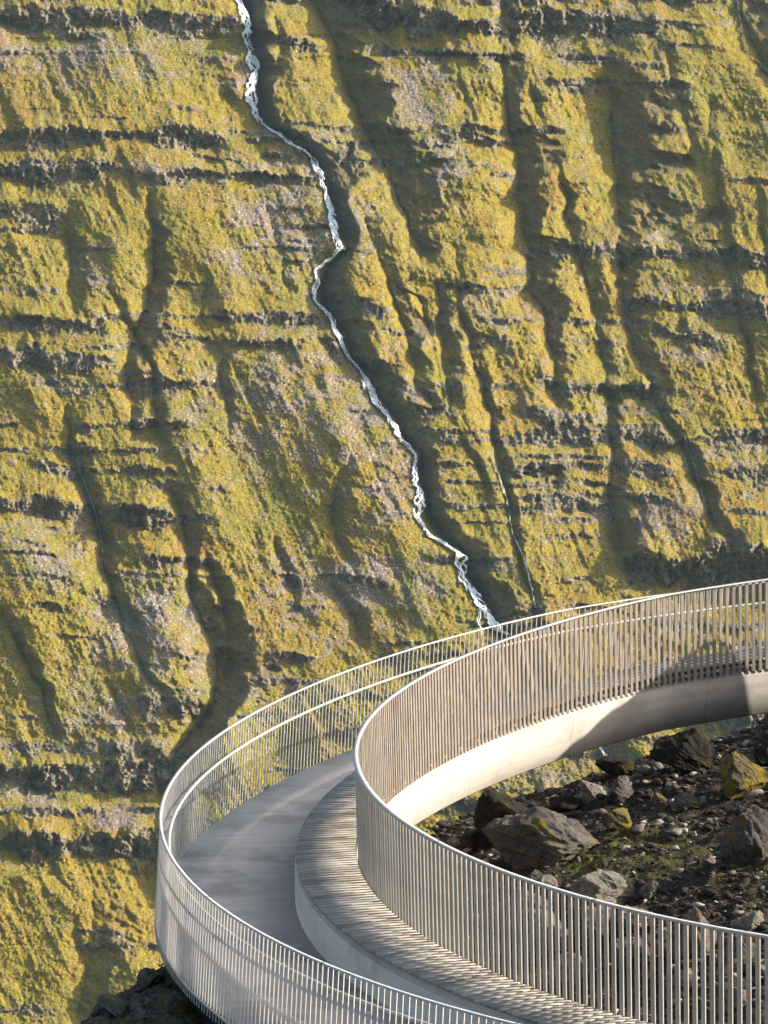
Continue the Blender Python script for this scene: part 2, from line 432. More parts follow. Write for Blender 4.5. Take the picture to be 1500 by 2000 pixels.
while lev < 2600:
    x0 = -1100
    t0 = rb.uniform(6, 13)
    while x0 < 2600:
        L = rb.uniform(60, 330)
        SM = max(math.exp(-(((x0 + L / 2 - q_[0]) / q_[2]) ** 2 + ((lev - q_[1]) / q_[3]) ** 2)) for q_ in SMOOTH)
        if rb.random() < .58 - .9 * SM:
            y0 = lev + rb.uniform(-5, 5) + max(0, x0 - 700) * .02
            BANDS.append((x0, y0, x0 + L, y0 + L * .02, t0 * rb.uniform(.7, 1.3), rb.uniform(.75, 1.3)))
        x0 += L + rb.uniform(0, 120)
    lev += rb.uniform(26, 58)
for k in range(90):
    x0 = rb.uniform(-100, 1550); y0 = rb.uniform(-40, 2000); L = rb.uniform(25, 120)
    BANDS.append((x0, y0, x0 + L, y0 + L * rb.uniform(0.0, 0.15), rb.uniform(4, 9), rb.uniform(.5, 1.1)))
rock = np.zeros_like(PX)
wx = fbm(PX / 25, PY / 18, 300, 3) * 14
colns = 1.1 * fbm((PX + wx) / 17.0, PY / 45.0, 303, 3) + 0.75 * fbm((PX + wx) / 7.0, PY / 16.0, 304, 3) + 0.5 * fbm(PX / 5.0, PY / 5.0, 305, 2)
tvar = np.clip(1.1 + 1.2 * fbm(PX / 70, PY / 300, 306, 2), 0.55, 1.6)
trag = 0.9 * fbm(PX / 9, PY / 14, 307, 3) + .5 * fbm(PX / 26, PY / 40, 308, 2)
wb = fbm(PX / 75, PY / 200, 404, 4) * 17 + fbm(PX / 11, PY / 60, 405, 2) * 5
pres = fbm(PX / 70, PY / 60, 406, 3)
for i, (x0, y0, x1, y1, tpx, st) in enumerate(BANDS):
    r0, r1 = np.searchsorted(ay, [min(y0, y1) - 6 * tpx - 20, max(y0, y1) + tpx + 25])
    c0, c1 = np.searchsorted(ax, [x0 - 20, x1 + 20])
    if r1 <= r0 or c1 <= c0: continue
    X = PX[r0:r1, c0:c1]; Y = PY[r0:r1, c0:c1]
    yb = y0 + (y1 - y0) * (X - x0) / (x1 - x0) + wb[r0:r1, c0:c1] * min(1, tpx / 22.0 + .25)
    m = sstep(x0 - 12, x0 + 22, X) * (1 - sstep(x1 - 22, x1 + 12, X))
    m = m * st * np.clip(1.05 + pres[r0:r1, c0:c1] * (1.0 if tpx > 14 else 2.2), 0.0, 1.3)
    tv = tpx * tvar[r0:r1, c0:c1]
    s = (yb - Y) / tv
    full = tv * dT[r0:r1, c0:c1]
    rel = np.where(s < -0.5, 0, np.where(s < 0.5, -(s + 0.5), -np.exp(-np.maximum(s - 0.5, 0) * tvar[r0:r1, c0:c1] / 1.7)))
    sr = s + trag[r0:r1, c0:c1] * .55
    inside = sstep(-0.70, -0.45, sr) * (1 - sstep(0.35, 0.6, s + .3 * trag[r0:r1, c0:c1]))
    D[r0:r1, c0:c1] += (rel * full + 0.5 * full * np.exp(-np.abs(s) / 2.5)) * m
    D[r0:r1, c0:c1] += inside * m * colns[r0:r1, c0:c1] * (0.9 + 0.05 * tpx) * 1.15
    rock[r0:r1, c0:c1] = np.maximum(rock[r0:r1, c0:c1], inside * np.clip(m * 1.5, 0, 1))

# fluting running down the fall line, general roughness and boulder-sized bumps
SX = PX - 0.42 * (PY - 1000)
D += fbm(SX / 190, PY / 360, 11, 3) * 11
D -= ridged(SX / 95, PY / 200, 21, 3) * 1.3
rough = 0.55 + 0.45 * np.clip(fbm(PX / 160, PY / 120, 31, 2) * 2 + 0.6, 0, 1)
D += fbm((PX - 0.5 * PY) / 34, PY / 26, 41, 3) * 1.5 * rough
D += fbm(PX / 11, PY / 8, 51, 3, 0.65) * 1.05 * rough * (1 - 0.3 * np.clip(dark, 0, 1))
D -= ridged((PX + .5 * PY) / 60, (PY - .5 * PX) / 26, 81, 3) * 3.0 * np.clip(dark, 0, 1)
D += fbm(PX / 22, PY / 34, 83, 3) * 3.5 * np.clip(dark, 0, 1)
D += fbm(SX / 8, PY / 55, 84, 3) * 0.8 * rough
D += fbm(PX / 3.6, PY / 3.0, 61, 2, 0.7) * 0.52 * (1 - 0.4 * np.clip(dark, 0, 1))

# broken-stone fields
SCREE = [(170,110,230,70,.8),(60,40,120,40,.6),(330,60,150,40,.5),(480,140,60,80,.5),(250,330,220,30,.6),(560,430,120,110,.9),(450,520,60,60,.6),(640,800,190,150,.75),(760,930,90,110,.75),
 (820,190,70,70,.8),(560,310,130,60,.7),(700,400,60,100,.6),(290,1230,120,110,.95),(100,1090,110,80,.6),(700,1150,180,70,.9),(620,1250,130,70,.4),(880,330,50,60,.7),(960,600,80,70,.5),
 (1200,40,110,40,.9),(1110,60,60,60,.5),(1270,470,90,20,.7),(1330,560,120,30,.5),(1340,690,90,50,.55),(1300,1010,80,60,.75),(1180,1000,60,50,.5),(500,1330,90,80,.5),(540,1150,70,60,.7),
 (220,1400,130,60,.7),(60,1560,90,40,.7),(220,1590,60,40,.6),(100,1810,45,30,.9),(420,780,120,100,.5),(170,640,40,30,.4),(190,520,40,60,.6),(900,1110,80,40,.5),(1030,690,50,90,.4),(1420,890,100,40,.5),(1330,150,60,30,.3),(1000,1500,200,80,.4)]
scree = np.zeros_like(PX)
for cx_, cy_, rx_, ry_, s_ in SCREE:
    scree = np.maximum(scree, s_ * np.exp(-(((PX - cx_) / rx_) ** 2 + ((PY - cy_) / ry_) ** 2)))
sn = fbm(PX / 38, PY / 24, 71, 5, 0.65)
scree = np.clip(scree * 1.35 + sn * 1.6 - 0.34, 0, 1) * (0.35 + 0.65 * np.clip(scree * 2.0 + 0.1, 0, 1))
scree = np.clip(scree + 0.5 * sstep(0.22, 0.5, fbm(PX / 22, PY / 16, 75, 4, 0.7)), 0, 0.95)
brown_grey = np.clip(sstep(.1, .75, dark) * .45 + .5 * n1, 0, .7) * sstep(.05, .3, dark)  # brown-grey tint on the gully walls, plus patches towards the right
brown_grey = np.maximum(brown_grey, .4 * sstep(.15, .5, fbm(PX / 60, PY / 50, 91, 4, .6)) * sstep(900, 1200, PX + .0 * PY))
wx_ = np.interp(ay, [p[1] for p in VAL[0][0]], [p[0] + 6 for p in VAL[0][0]])
wdx = PX - wx_[:, None] - 4
wet_shade = np.exp(-(wdx / np.where(wdx > 0, 27, 10)) ** 2) * sstep(1420, 1300, PY) * np.clip(1.0 + 1.3 * n1, 0, 1)  # wet rock channel, spread wider rightwards as painted shade of the gully wall
rock = np.clip(rock * 1.05 + sstep(0.25, 0.5, fbm(PX / 9, PY / 6, 72, 3)) * rock, 0, 1)
hue = 0.5 + 0.9 * fbm(PX / 120, PY / 90, 73, 3) + 0.3 * fbm(PX / 16, PY / 12, 74, 2) + 0.5 * fbm(SX / 12, PY / 70, 76, 3)
hue = hue + 0.25 * sstep(1500, 1900, PY) * sstep(400, 200, PX)
# smoother grassy foot of the slope at the lower left
soft = sstep(1660, 1760, PY) * sstep(420, 300, PX)
scree *= (1 - 0.85 * soft)
T = TB + D / CP
dx_, dy_, dz_ = ray(PX, PY)
XW = dx_ * T; YW = dy_ * T; ZW = H + dz_ * T
VM = np.stack([XW, YW, ZW], -1).reshape(-1, 3)
FM = grid_faces(len(ay), len(ax))[:, ::-1]
mountain = mesh_np('mountain', VM, FM, M_MOUNT, attrs={'wet_shade': wet_shade, 'brown_grey': brown_grey, 'rock': rock, 'scree': scree, 'hue': np.clip(hue, 0, 1.4)})
tag(mountain, 'steep terraced mountainside of yellow green grass and dark basalt bands', 'mountain', kind='structure')

def on_mountain(px, py, lift=0.0):
    """world point of the mountain surface where the ray through a photo pixel meets it"""
    j = np.interp(px, ax, np.arange(len(ax))); i = np.interp(py, ay, np.arange(len(ay)))
    j0, i0 = int(j), int(i); fj, fi = j - j0, i - i0
    tt = (T[i0, j0] * (1 - fj) + T[i0, j0 + 1] * fj) * (1 - fi) + (T[i0 + 1, j0] * (1 - fj) + T[i0 + 1, j0 + 1] * fj) * fi
    tt = min(tt, T[max(i0 - 1, 0):i0 + 3, max(j0 - 1, 0):j0 + 3].min()) - lift
    a, b, c = ray(px, py)
    return (a * tt, b * tt, H + c * tt)

# ------------------------------------------------------------------ WATERFALLS AND STREAMS
def mat_water():
    t = NT('white_water')
    v = t.coord((1, 1, 0.35)); a = t.noise(v, 1.0, 4, 0.7)
    t.col(t.ramp(a, [(0.30, (0.62, 0.72, 0.75)), (0.55, (0.92, 0.95, 0.96))]))
    t.b.inputs['Roughness'].default_value = 0.5
    return t.m
M_WATER = mat_water()
M_THIN = mat_concrete('thin_stream_water', (0.40, 0.46, 0.48), (0.14, 0.17, 0.18), (.3, .3, .3), 0.4, 0.2)

def strand(V, Fc, pts, wid):
    """a ribbon with a raised centre line lying on the slope"""
    base = len(V); n = len(pts)
    for i, (x, y) in enumerate(pts):
        a = pts[max(i - 1, 0)]; b = pts[min(i + 1, n - 1)]
        tx, ty = b[0] - a[0], b[1] - a[1]; L = math.hypot(tx, ty) + 1e-6
        nx, ny = -ty / L, tx / L; w = wid[i] / 2
        for s, lf in ((-1, 0.35), (0, 1.0), (1, 0.35)):
            V.append(on_mountain(x + nx * w * s, y + ny * w * s, lf))
    for i in range(n - 1):
        for k in range(2):
            q = base + i * 3 + k
            Fc.append((q, q + 1, q + 4, q + 3))

def stream(name, path, wfun, strands, label, cat='waterfall', seed=1, step=3.0, mat=None):
    r = random.Random(seed); P = np.array(path, float)
    seg = np.r_[0, np.cumsum(np.hypot(*np.diff(P, axis=0).T))]
    s = np.arange(0, seg[-1], step)
    x = np.interp(s, seg, P[:, 0]); y = np.interp(s, seg, P[:, 1])
    V, Fc = [], []
    for k in range(strands):
        ph = r.uniform(0, 6.28); ph2 = r.uniform(0, 6.28); f1 = r.uniform(.03, .07); f2 = r.uniform(.11, .2)
        i = 0
        while i < len(s) - 3:
            ln = r.randint(4, 22) if strands > 1 else len(s)
            if k < 0: ln = len(s)
            j = min(len(s), i + ln)
            pts, wd = [], []
            for q in range(i, j):
                W = wfun(y[q]) * (0.62 + 0.75 * float(vnoise(np.array(s[q] / 26.0), np.array(seed + .5), 640)))
                off = (math.sin(s[q] * f1 + ph) * .6 + math.sin(s[q] * f2 + ph2) * .4) * W * 0.42
                if strands == 1: off *= 0.4
                pts.append((x[q] + off + r.uniform(-1.1, 1.1), y[q]))
                e = min(1, (q - i + .5) / 3, (j - q) / 3)
                wd.append(max(0.7, (W * r.uniform(.06, .22) if strands > 1 else W * r.uniform(.6, 1.2)) * e))
            if len(pts) > 2: strand(V, Fc, pts, wd)
            i = j + (r.randint(0, 7) if k >= 1 else 0)
    o = mesh_np(name, V, Fc, M_WATER if cat == 'waterfall' else M_THIN, smooth=True)
    return tag(o, label, cat, kind='structure')

MAINW = [(462,-8),(470,8),(478,30),(482,60),(485,88),(490,110),(494,140),(493,170),(494,200),(498,222),(510,240),(530,254),(548,262),(565,280),(584,288),(603,300),(617,322),(627,346),(633,372),(641,395),(650,420),(650,445),(655,465),(663,484),(650,502),(632,515),(617,528),(618,552),(612,584),(624,596),(645,616),(652,640),(664,660),(672,684),(685,702),(704,722),(712,738),(718,758),(735,784),(748,800),(760,815),(768,835),(777,852),(800,872),(812,888),(810,910),(810,944),(820,955),(820,990),(812,1008),(826,1024),(840,1045),(862,1058),(886,1074),(900,1088),(902,1110),(906,1135),(925,1160),(942,1185),(952,1205),(966,1222),(990,1240)]
def wmain(y):
    return float(np.interp(y, [0,60,90,120,170,200,240,290,400,450,500,560,600,625,680,725,760,815,850,885,900,940,955,985,1010,1075,1085,1150,1200,1240],
                              [14,26,13,30,26,30,10,12,14,22,11,13,7,17,9,7,24,15,22,11,9,23,10,30,13,14,32,24,26,20]))
stream('waterfall', MAINW, wmain, 8, 'long white waterfall tumbling down the gully left of centre', seed=3)
stream('waterfall', [(940,1180),(936,1200),(935,1220),(944,1245)], lambda y: 9, 3, 'short white side branch beside the foot of the long waterfall', seed=5)
stream('waterfall', [(1165,1452),(1174,1462),(1180,1474),(1190,1486),(1196,1500)], lambda y: 13, 4, 'small white cascade seen under the curved concrete beam', seed=6)
stream('stream', [(1438,-5),(1443,25),(1449,60),(1460,95),(1480,120),(1500,140)], lambda y: 5, 3, 'thin stream in the shaded gully at the top right corner', 'stream', 8)
stream('stream', [(847,610),(850,650),(858,700),(866,740),(872,780),(874,796)], lambda y: 2.2, 2, 'faint thread of water in a dark gully right of the long waterfall', 'stream', 9)
stream('stream', [(1220,615),(1232,640),(1242,662)], lambda y: 3.0, 2, 'tiny stream below the right hand cliff bands', 'stream', 10)
stream('stream', [(1290,790),(1300,815),(1336,850),(1345,880),(1358,910),(1366,945),(1376,980)], lambda y: 3.2, 2, 'thin broken stream in the gully beside the large right hand spur', 'stream', 12)
stream('stream', [(152,890),(154,915),(185,995),(198,1050),(201,1085)], lambda y: 1.8, 1, 'threadlike stream over the cliff band at far left', 'stream', 13)
stream('stream', [(960,890),(975,930),(990,975),(1000,1040),(1022,1085),(1038,1150),(1047,1190)], lambda y: 2.0, 1, 'threadlike stream in the narrow dark cleft right of the long waterfall', 'stream', 14)

# valley floor below the mountain, and the land under our own hill
fl = mesh_np('valley_floor', [(-3000, -400, -560), (3000, -400, -560), (3000, 1500, -560), (-3000, 1500, -560)], [(0, 1, 2, 3)], M_MOUNT)
tag(fl, kind='structure')

# ------------------------------------------------------------------ THE CIRCULAR WALKWAY
S = 0.72
CX, CY = 16.10162 * S, 78.27715 * S
TX, TY = 0.0386956, 0.0013725
WR = [-0.009732, 0.00083, -0.019938, 0.0119266, 0.0052724, 0.0016518]
WZ = [-0.0672457 * S, -0.0305269 * S, 0.1167198 * S, 0.0211273 * S]

def ring_pt(b, R, h):
    """b: angle from the leftmost point, positive towards the camera"""
    c = np.clip(b, -0.95, 0.95)
    w = 1 + WR[0]*np.cos(2*c)+WR[1]*np.sin(2*c)+WR[2]*np.cos(3*c)+WR[3]*np.sin(3*c)+WR[4]*np.cos(5*c)+WR[5]*np.sin(5*c)
    x = -R * w * np.cos(b); y = -R * w * np.sin(b)
    z = h + TX * x + TY * y + WZ[0]*np.cos(2*c)+WZ[1]*np.sin(2*c)+WZ[2]*np.cos(3*c)+WZ[3]*np.sin(3*c)
    return np.stack([CX + x, CY + y, z], -1)

B0, B1 = -1.32, 1.32
R_IT, H_IT = 17.0 * S, 2.4845 * S          # inner rail top
R_OT, H_OT = 20.5255 * S, 1.686 * S        # outer rail top
R_HR, H_HR = 20.3889 * S, 1.2629 * S       # handrail
R_DK = 20.5392 * S                          # deck edge
R_BO, H_B = 18.0825 * S, 0.77037 * S       # bench outer edge, bench height
R_IB = 16.9868 * S
R_IL, H_IL = 16.945 * S, 0.53897 * S      # lower ends of inner fins
R_FA, H_FA = 17.6232 * S, -0.52621 * S     # lower edge of the beam
R_OB, H_OB = 20.639 * S, -0.2162 * S       # lower ends of outer bars

def sweep(name, prof, mat, parent=None, b0=B0, b1=B1, n=360, closed=True, smooth=False, attrs=None):
    b = np.linspace(b0, b1, n)
    rows = np.stack([ring_pt(b, R, h) for R, h in prof], 1)        # n, k, 3
    k = len(prof)
    V = rows.reshape(-1, 3)
    attrs = {'arc': np.repeat(b * prof[0][0], k)}
    Fc = []
    kk = k if closed else k - 1
    i = np.arange(n - 1)
    for j in range(kk):
        j2 = (j + 1) % k
        Fc.append(np.stack([i * k + j, i * k + j2, (i + 1) * k + j2, (i + 1) * k + j], -1))
    Fc = np.concatenate(Fc)
    o = mesh_np(name, V, Fc, mat, parent, smooth, attrs)
    if closed:   # end caps
        me = o.data
        import bmesh
        bm = bmesh.new(); bm.from_mesh(me); bm.verts.ensure_lookup_table()
        for base in (0, (n - 1) * k):
            try: bm.faces.new([bm.verts[base + j] for j in range(k)])
            except ValueError: pass
        bmesh.ops.recalc_face_normals(bm, faces=bm.faces)
        bm.to_mesh(me); bm.free()
    return o

plat = empty('viewing_walkway', tuple(ring_pt(np.array(0.0), 13.5, 0.0)))
tag(plat, 'curved grey concrete walkway sweeping round in a ring above the valley', 'walkway')
def pch(o):        # parent keeping world placement
    o.matrix_parent_inverse = Matrix.Translation(-plat.location); return o

deck = pch(sweep('deck', [(R_BO + .02, 0.0), (R_DK, 0.0), (R_DK, -0.13), (R_DK - .35, -0.17), (R_BO + .02, -0.17)], M_DECK, plat))
beam = pch(sweep('edge_beam', [(R_BO + .018, -0.16), (R_BO + .018, 0.42), (R_IL + .06, H_B - .16), (R_IL + .035, H_IL - .06), (R_IL + .15, -.335), (R_IL + .19, -.36), (R_BO + .8, -0.34), (R_BO + .8, -.165)], M_BEAM, plat))
tag(beam, 'cream coloured concrete edge beam with a soft diagonal shadow')

bench = empty('bench', tuple(ring_pt(np.array(0.0), 12.7, 0.0)))
tag(bench, 'long curved bench of weathered boards on a concrete wall along the inner railing', 'bench')
def bch(o):
    o.matrix_parent_inverse = Matrix.Translation(-bench.location); return o
bch(sweep('plinth', [(R_BO - .012, 0.004), (R_BO - .012, H_B - .045), (R_IB + .10, H_B - .05), (R_IB + .10, 0.43), (R_BO - .2, 0.43), (R_BO - .2, .004)], M_KERB, bench))
M_UNDER = mat_metal('gap_shade', (0.03, 0.028, 0.025), (0.02, 0.018, 0.016), 0.8)
bch(sweep('gap_shade_sheet', [(R_BO - .03, H_B - .030), (R_IB + .0, H_B - .030), (R_IB + .0, H_B - .046), (R_BO - .03, H_B - .046)], M_UNDER, bench))  # added dark sheet under the boards, painted shade for the gaps
# boards laid across the seat
V, Fc, tone = [], [], []
b = B0; r = random.Random(2)
while b < B1:
    w = r.uniform(.108, .116) / 12.7; g = r.uniform(.025, .035) / 12.7
    ro = R_BO + .008 + r.uniform(-.003, .003); ri = R_IB + .012
    z0 = H_B + r.uniform(-.003, .003)
    tn = min(1, max(0, r.gauss(.55, .3)))
    q = len(V)
    for bb in (b, b + w):
        wo = w * .0
        for R_, h_ in ((ri, z0), (ro, z0), (ro, z0 - .028), (ri, z0 - .028)):
            V.append(tuple(ring_pt(np.array(bb), R_, h_)))
            tone.append(tn)
    for f in ((0, 1, 5, 4), (1, 2, 6, 5), (2, 3, 7, 6), (3, 0, 4, 7), (0, 3, 2, 1), (4, 5, 6, 7)):
        Fc.append(tuple(q + k for k in f))
    b += w + g
bch(mesh_np('seat', V, Fc, M_WOOD, bench, attrs={'tone': tone}))

# --- railings
def bar_mesh(name, wr, wt, mat, L=1.0):
    x, y = wr / 2, wt / 2
    c = min(x, y) * 0.3
    prof = [(-x, -y + c), (-x + c, -y), (x - c, -y), (x, -y + c), (x, y - c), (x - c, y), (-x + c, y), (-x, y - c)]
    V = [(px, py, z) for z in (0, L) for px, py in prof]
    F4 = [(i, (i + 1) % 8, 8 + (i + 1) % 8, 8 + i) for i in range(8)]
    me = bpy.data.meshes.new(name)
    me.from_pydata(V, [], F4 + [tuple(range(7, -1, -1)), tuple(range(8, 16))]); me.update()
    me.materials.append(mat)
    return me

def bar_matrix(b, Rb, hb, Rt, ht):
    p0 = Vector(ring_pt(np.array(b), Rb, hb)); p1 = Vector(ring_pt(np.array(b), Rt, ht))
    z = (p1 - p0); L = z.length; z.normalize()
    rad = Vector((-math.cos(b), -math.sin(b), 0)); y = z.cross(rad).normalized(); x = y.cross(z)
    m = Matrix((x, y, z)).transposed().to_4x4(); m.translation = p0 + Vector((random.uniform(-.0015, .0015), random.uniform(-.0015, .0015), 0))
    m = m @ Matrix.Rotation(random.gauss(0, .03), 4, 'Z')
    return m @ Matrix.Diagonal((1, 1, L, 1))

def make_railing(label, loc_R, cat, bars, proto_mesh, rest_name, n_single=100):
    t = empty('guard_railing', tuple(ring_pt(np.array(0.0), loc_R, 0.0)))
    tag(t, label, cat)
    inv = Matrix.Translation(-t.location)
    # nearest / largest ones singly
    order = sorted(range(len(bars)), key=lambda i: bars[i][1])
    single = set(order[:n_single])
    Vr, Fr, Mi = [], [], []
    vs = np.array([v.co[:] for v in proto_mesh.vertices]); fs = [tuple(p.vertices) for p in proto_mesh.polygons]
    for i, (m, key) in enumerate(bars):
        if i in single:
            o = bpy.data.objects.new('baluster', proto_mesh); COL.objects.link(o)
            o.parent = t; o.matrix_parent_inverse = inv; o.matrix_basis = m
        else:
            M = np.array(m); w = vs @ M[:3, :3].T + M[:3, 3]
            q = len(Vr); Vr += [tuple(a) for a in w]; Fr += [tuple(q + k for k in f) for f in fs]; Mi += [p.material_index for p in proto_mesh.polygons]
    me = bpy.data.meshes.new('baluster'); me.from_pydata(Vr, [], Fr); me.update()
    for m_ in proto_mesh.materials: me.materials.append(m_)
    me.polygons.foreach_set('material_index', Mi)
    o = bpy.data.objects.new('baluster', me); COL.objects.link(o); o.parent = t; o.matrix_parent_inverse = inv
    tag(o, kind='stuff')
    return t, inv

def key_for(b):
    p = ring_pt(np.array(b), 13.5, 1.0)
    px = 750 + F * p[0] / p[1]
    return float(p[1]) + (200 if (px > 1530 or px < -30) else 0)

inner_bars = []
n_in = int((B1 - B0) * R_IT / 0.119)
for i in range(n_in + 1):
    b = B0 + (B1 - B0) * i / n_in
    inner_bars.append((bar_matrix(b, R_IL + .0, H_IL, R_IT, H_IT - .02), key_for(b)))
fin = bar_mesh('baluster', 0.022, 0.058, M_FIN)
M_FIN_IN = mat_metal('shaded_fin_face', (0.270, 0.230, 0.188), (0.175, 0.148, 0.120), 0.7)  # darker brown puts shade into the colour of the inward fin faces
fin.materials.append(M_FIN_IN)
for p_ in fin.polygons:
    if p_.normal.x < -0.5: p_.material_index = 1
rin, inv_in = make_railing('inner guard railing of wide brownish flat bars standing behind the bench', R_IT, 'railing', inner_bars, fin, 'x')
def rch(o, inv): o.matrix_parent_inverse = inv; return o
rch(sweep('top_rail', [(R_IT - .032, H_IT), (R_IT + .032, H_IT), (R_IT + .032, H_IT - .012), (R_IT + .026, H_IT - .028), (R_IT - .026, H_IT - .028), (R_IT - .032, H_IT - .012)], M_RAIL, rin, n=500), inv_in)
rch(sweep('base_rail', [(R_IL + .028, H_IL + .10), (R_IL + .040, H_IL + .10), (R_IL + .040, H_IL + .045), (R_IL + .028, H_IL + .045)], M_FIN, rin), inv_in)
bolt_me = bar_mesh('fixing_bolt', .03, .03, M_BAR, 1.0)
for i in range(0, n_in, 5):
    b = B0 + (B1 - B0) * (i + .5) / n_in
    for dh in (0.075,):
        p = ring_pt(np.array(b), R_IL - .005, H_IL + dh)
        if b < 0.15:
            o = bpy.data.objects.new('fixing_bolt', bolt_me); COL.objects.link(o)
            o.parent = rin; o.matrix_parent_inverse = inv_in; o.matrix_basis = Matrix.Translation(Vector(p)) @ Matrix.Diagonal((1, 1, .03, 1))

outer_bars = []
n_out = int((B1 - B0) * R_OT / 0.110)
for i in range(n_out + 1):
    b = B0 + (B1 - B0) * i / n_out
    outer_bars.append((bar_matrix(b, R_OB, H_OB, R_OT, H_OT - .012), key_for(b)))
thin = bar_mesh('baluster', 0.014, 0.010, M_BAR)
rout, inv_out = make_railing('outer guard railing of thin pale bars on the open side of the walkway', R_OT, 'railing', outer_bars, thin, 'x')
rch(sweep('top_rail', [(R_OT - .020, H_OT), (R_OT + .020, H_OT), (R_OT + .022, H_OT - .014), (R_OT + .014, H_OT - .022), (R_OT - .014, H_OT - .022), (R_OT - .022, H_OT - .014)], M_RAIL, rout, n=500), inv_out)
def tube(R, h, r_, n=10):
    return [(R + r_ * math.cos(a), h + r_ * math.sin(a)) for a in np.linspace(0, 2 * math.pi, n, endpoint=False)]
rch(sweep('handrail', tube(R_HR - .01, H_HR - .019, .020), M_RAIL, rout, n=500, smooth=True), inv_out)
rch(sweep('base_rail', [(R_OB - .02, H_OB + .11), (R_OB - .008, H_OB + .11), (R_OB - .008, H_OB + .085), (R_OB - .02, H_OB + .085)], M_BAR, rout, n=400), inv_out)
br_me = bar_mesh('bracket', .014, .014, M_RAIL, 1.0)
k = 0; bb = B0 + .02
while bb < B1:
    p0 = Vector(ring_pt(np.array(bb), R_HR - .01, H_HR - .035)); p1 = Vector(ring_pt(np.array(bb), R_OT + .02, H_HR - .075))
    z = (p1 - p0); L = z.length; z.normalize(); q = z.to_track_quat('Z', 'Y')
    o = bpy.data.objects.new('bracket', br_me); COL.objects.link(o)
    o.parent = rout; o.matrix_parent_inverse = inv_out
    o.matrix_basis = Matrix.Translation(p0) @ q.to_matrix().to_4x4() @ Matrix.Diagonal((1, 1, L, 1))
    bb += 0.83 / R_OT * (1.0)

# ------------------------------------------------------------------ OUR OWN HILLSIDE
def hill_z(X, Y):
    z = np.interp(X, [-9, -6, -4.4, -3.2, -2.4, 0.6, 3, 5.3, 7, 10, 14, 20, 45], [-9, -3.9, -1.35, -.82, -.72, -.90, -.14, .40, 1.0, 2.75, 4.6, 6.4, 10])
    z = z - 0.05 * (61 - Y)
    yc = np.interp(X, [-9, -4.2, -2.7, 0, .8, 5.3, 6.3, 7.3, 12, 25], [47, 51.6, 54.3, 58.5, 60.8, 61.6, 63.5, 69, 71, 76])
    z = z - np.where(Y > yc, 0.25 * np.minimum(Y - yc, .6) + 1.35 * np.maximum(Y - yc - .6, 0), 0)
    z = np.where(Y < 43, -2.2 + (43 - Y) * 0.26 + 0.02 * X, z)
    bl = sstep(43, 46, Y)
    zin = z
    z = np.where((Y >= 43) & (Y < 46), (-2.2 + 0.02 * X) * (1 - bl) + zin * bl, z)
    r_ = np.hypot(X - CX, Y - CY); d = np.abs(r_ - 13.5)
    deckz = TX * (X - CX) - .50
    z = np.minimum(z, deckz + np.maximum(0, d - 1.45) * 3.8)
    return z

def hill_rough(X, Y):
    n = fbm(X / 2.2, Y / 2.2, 501, 5, 0.55) * .22 + np.abs(fbm(X / .5, Y / .5, 502, 4, 0.6)) * .16
    n += fbm(X / .12, Y / .12, 503, 2) * .018
    left = sstep(-1.5, -2.5, X)
    n += left * (ridged((X + .4 * Y) / .45, (Y - X) / 1.3, 510, 5, .62) * .20)
    return n

gx = axis(-40, 60, -6.5, 7.4, 0.03, 1.05); gy = axis(-20, 110, 47.0, 63.5, 0.045, 1.06)
GX, GY = np.meshgrid(gx, gy)
fade = np.clip(1 - np.maximum(0, np.abs(np.hypot(GX - CX, GY - CY) - 13.5) * -1 + 1.9) * .5, 0.2, 1)
GZ = hill_z(GX, GY) + hill_rough(GX, GY) * fade
GZ = np.maximum(GZ, -120)
GZ[GY < 43] = np.minimum(GZ[GY < 43], H - 1.7)
moss = np.zeros_like(GX)
left = sstep(-1.6, -2.4, GX)
rockface = left * .95
moss = np.clip(moss + left * sstep(-.15, .25, fbm(GX / .3, GY / .4, 520, 4)) * .8, 0, 1)

def ground_hit(px, py):
    a, b_, c = ray(px, py)
    prev = 44.0
    for y in np.arange(47, 70, 0.04):
        t = y / b_
        if H + c * t < hill_z(np.array(a * t), np.array(y)): return Vector((a * t, y, float(hill_z(np.array(a * t), np.array(y)))))
    t = 60 / b_
    return Vector((a * t, 60, H + c * t))

for mx, my, rx, ry in ((1250, 1668, 1.0, 1.6), (1180, 1690, .6, 1.0), (1460, 1730, .5, 1.1), (1300, 1650, .5, 1.0)):
    p = ground_hit(mx, my)
    g_ = np.exp(-(((GX - p.x) / rx) ** 2 + ((GY - p.y) / ry) ** 2))
    moss = np.maximum(moss, np.clip(g_ * 1.3 + fbm(GX / .35, GY / .35, 530, 4) * .8 - .25, 0, 1) * sstep(0.2, 0.5, g_))
hill = mesh_np('hillside', np.stack([GX, GY, GZ], -1).reshape(-1, 3), grid_faces(len(gy), len(gx)), M_HILL,
               attrs={'moss': moss, 'rockface': np.broadcast_to(rockface, GX.shape)})
tag(hill, kind='structure')

# ------------------------------------------------------------------ BOULDERS
import bmesh
def ico(sub):
    bm = bmesh.new(); bmesh.ops.create_icosphere(bm, subdivisions=sub, radius=1)
    v = np.array([a.co[:] for a in bm.verts]); f = np.array([[a.index for a in p.verts] for p in bm.faces]); bm.free()
    return v, f
ICO5, ICO2 = ico(6), ico(2)

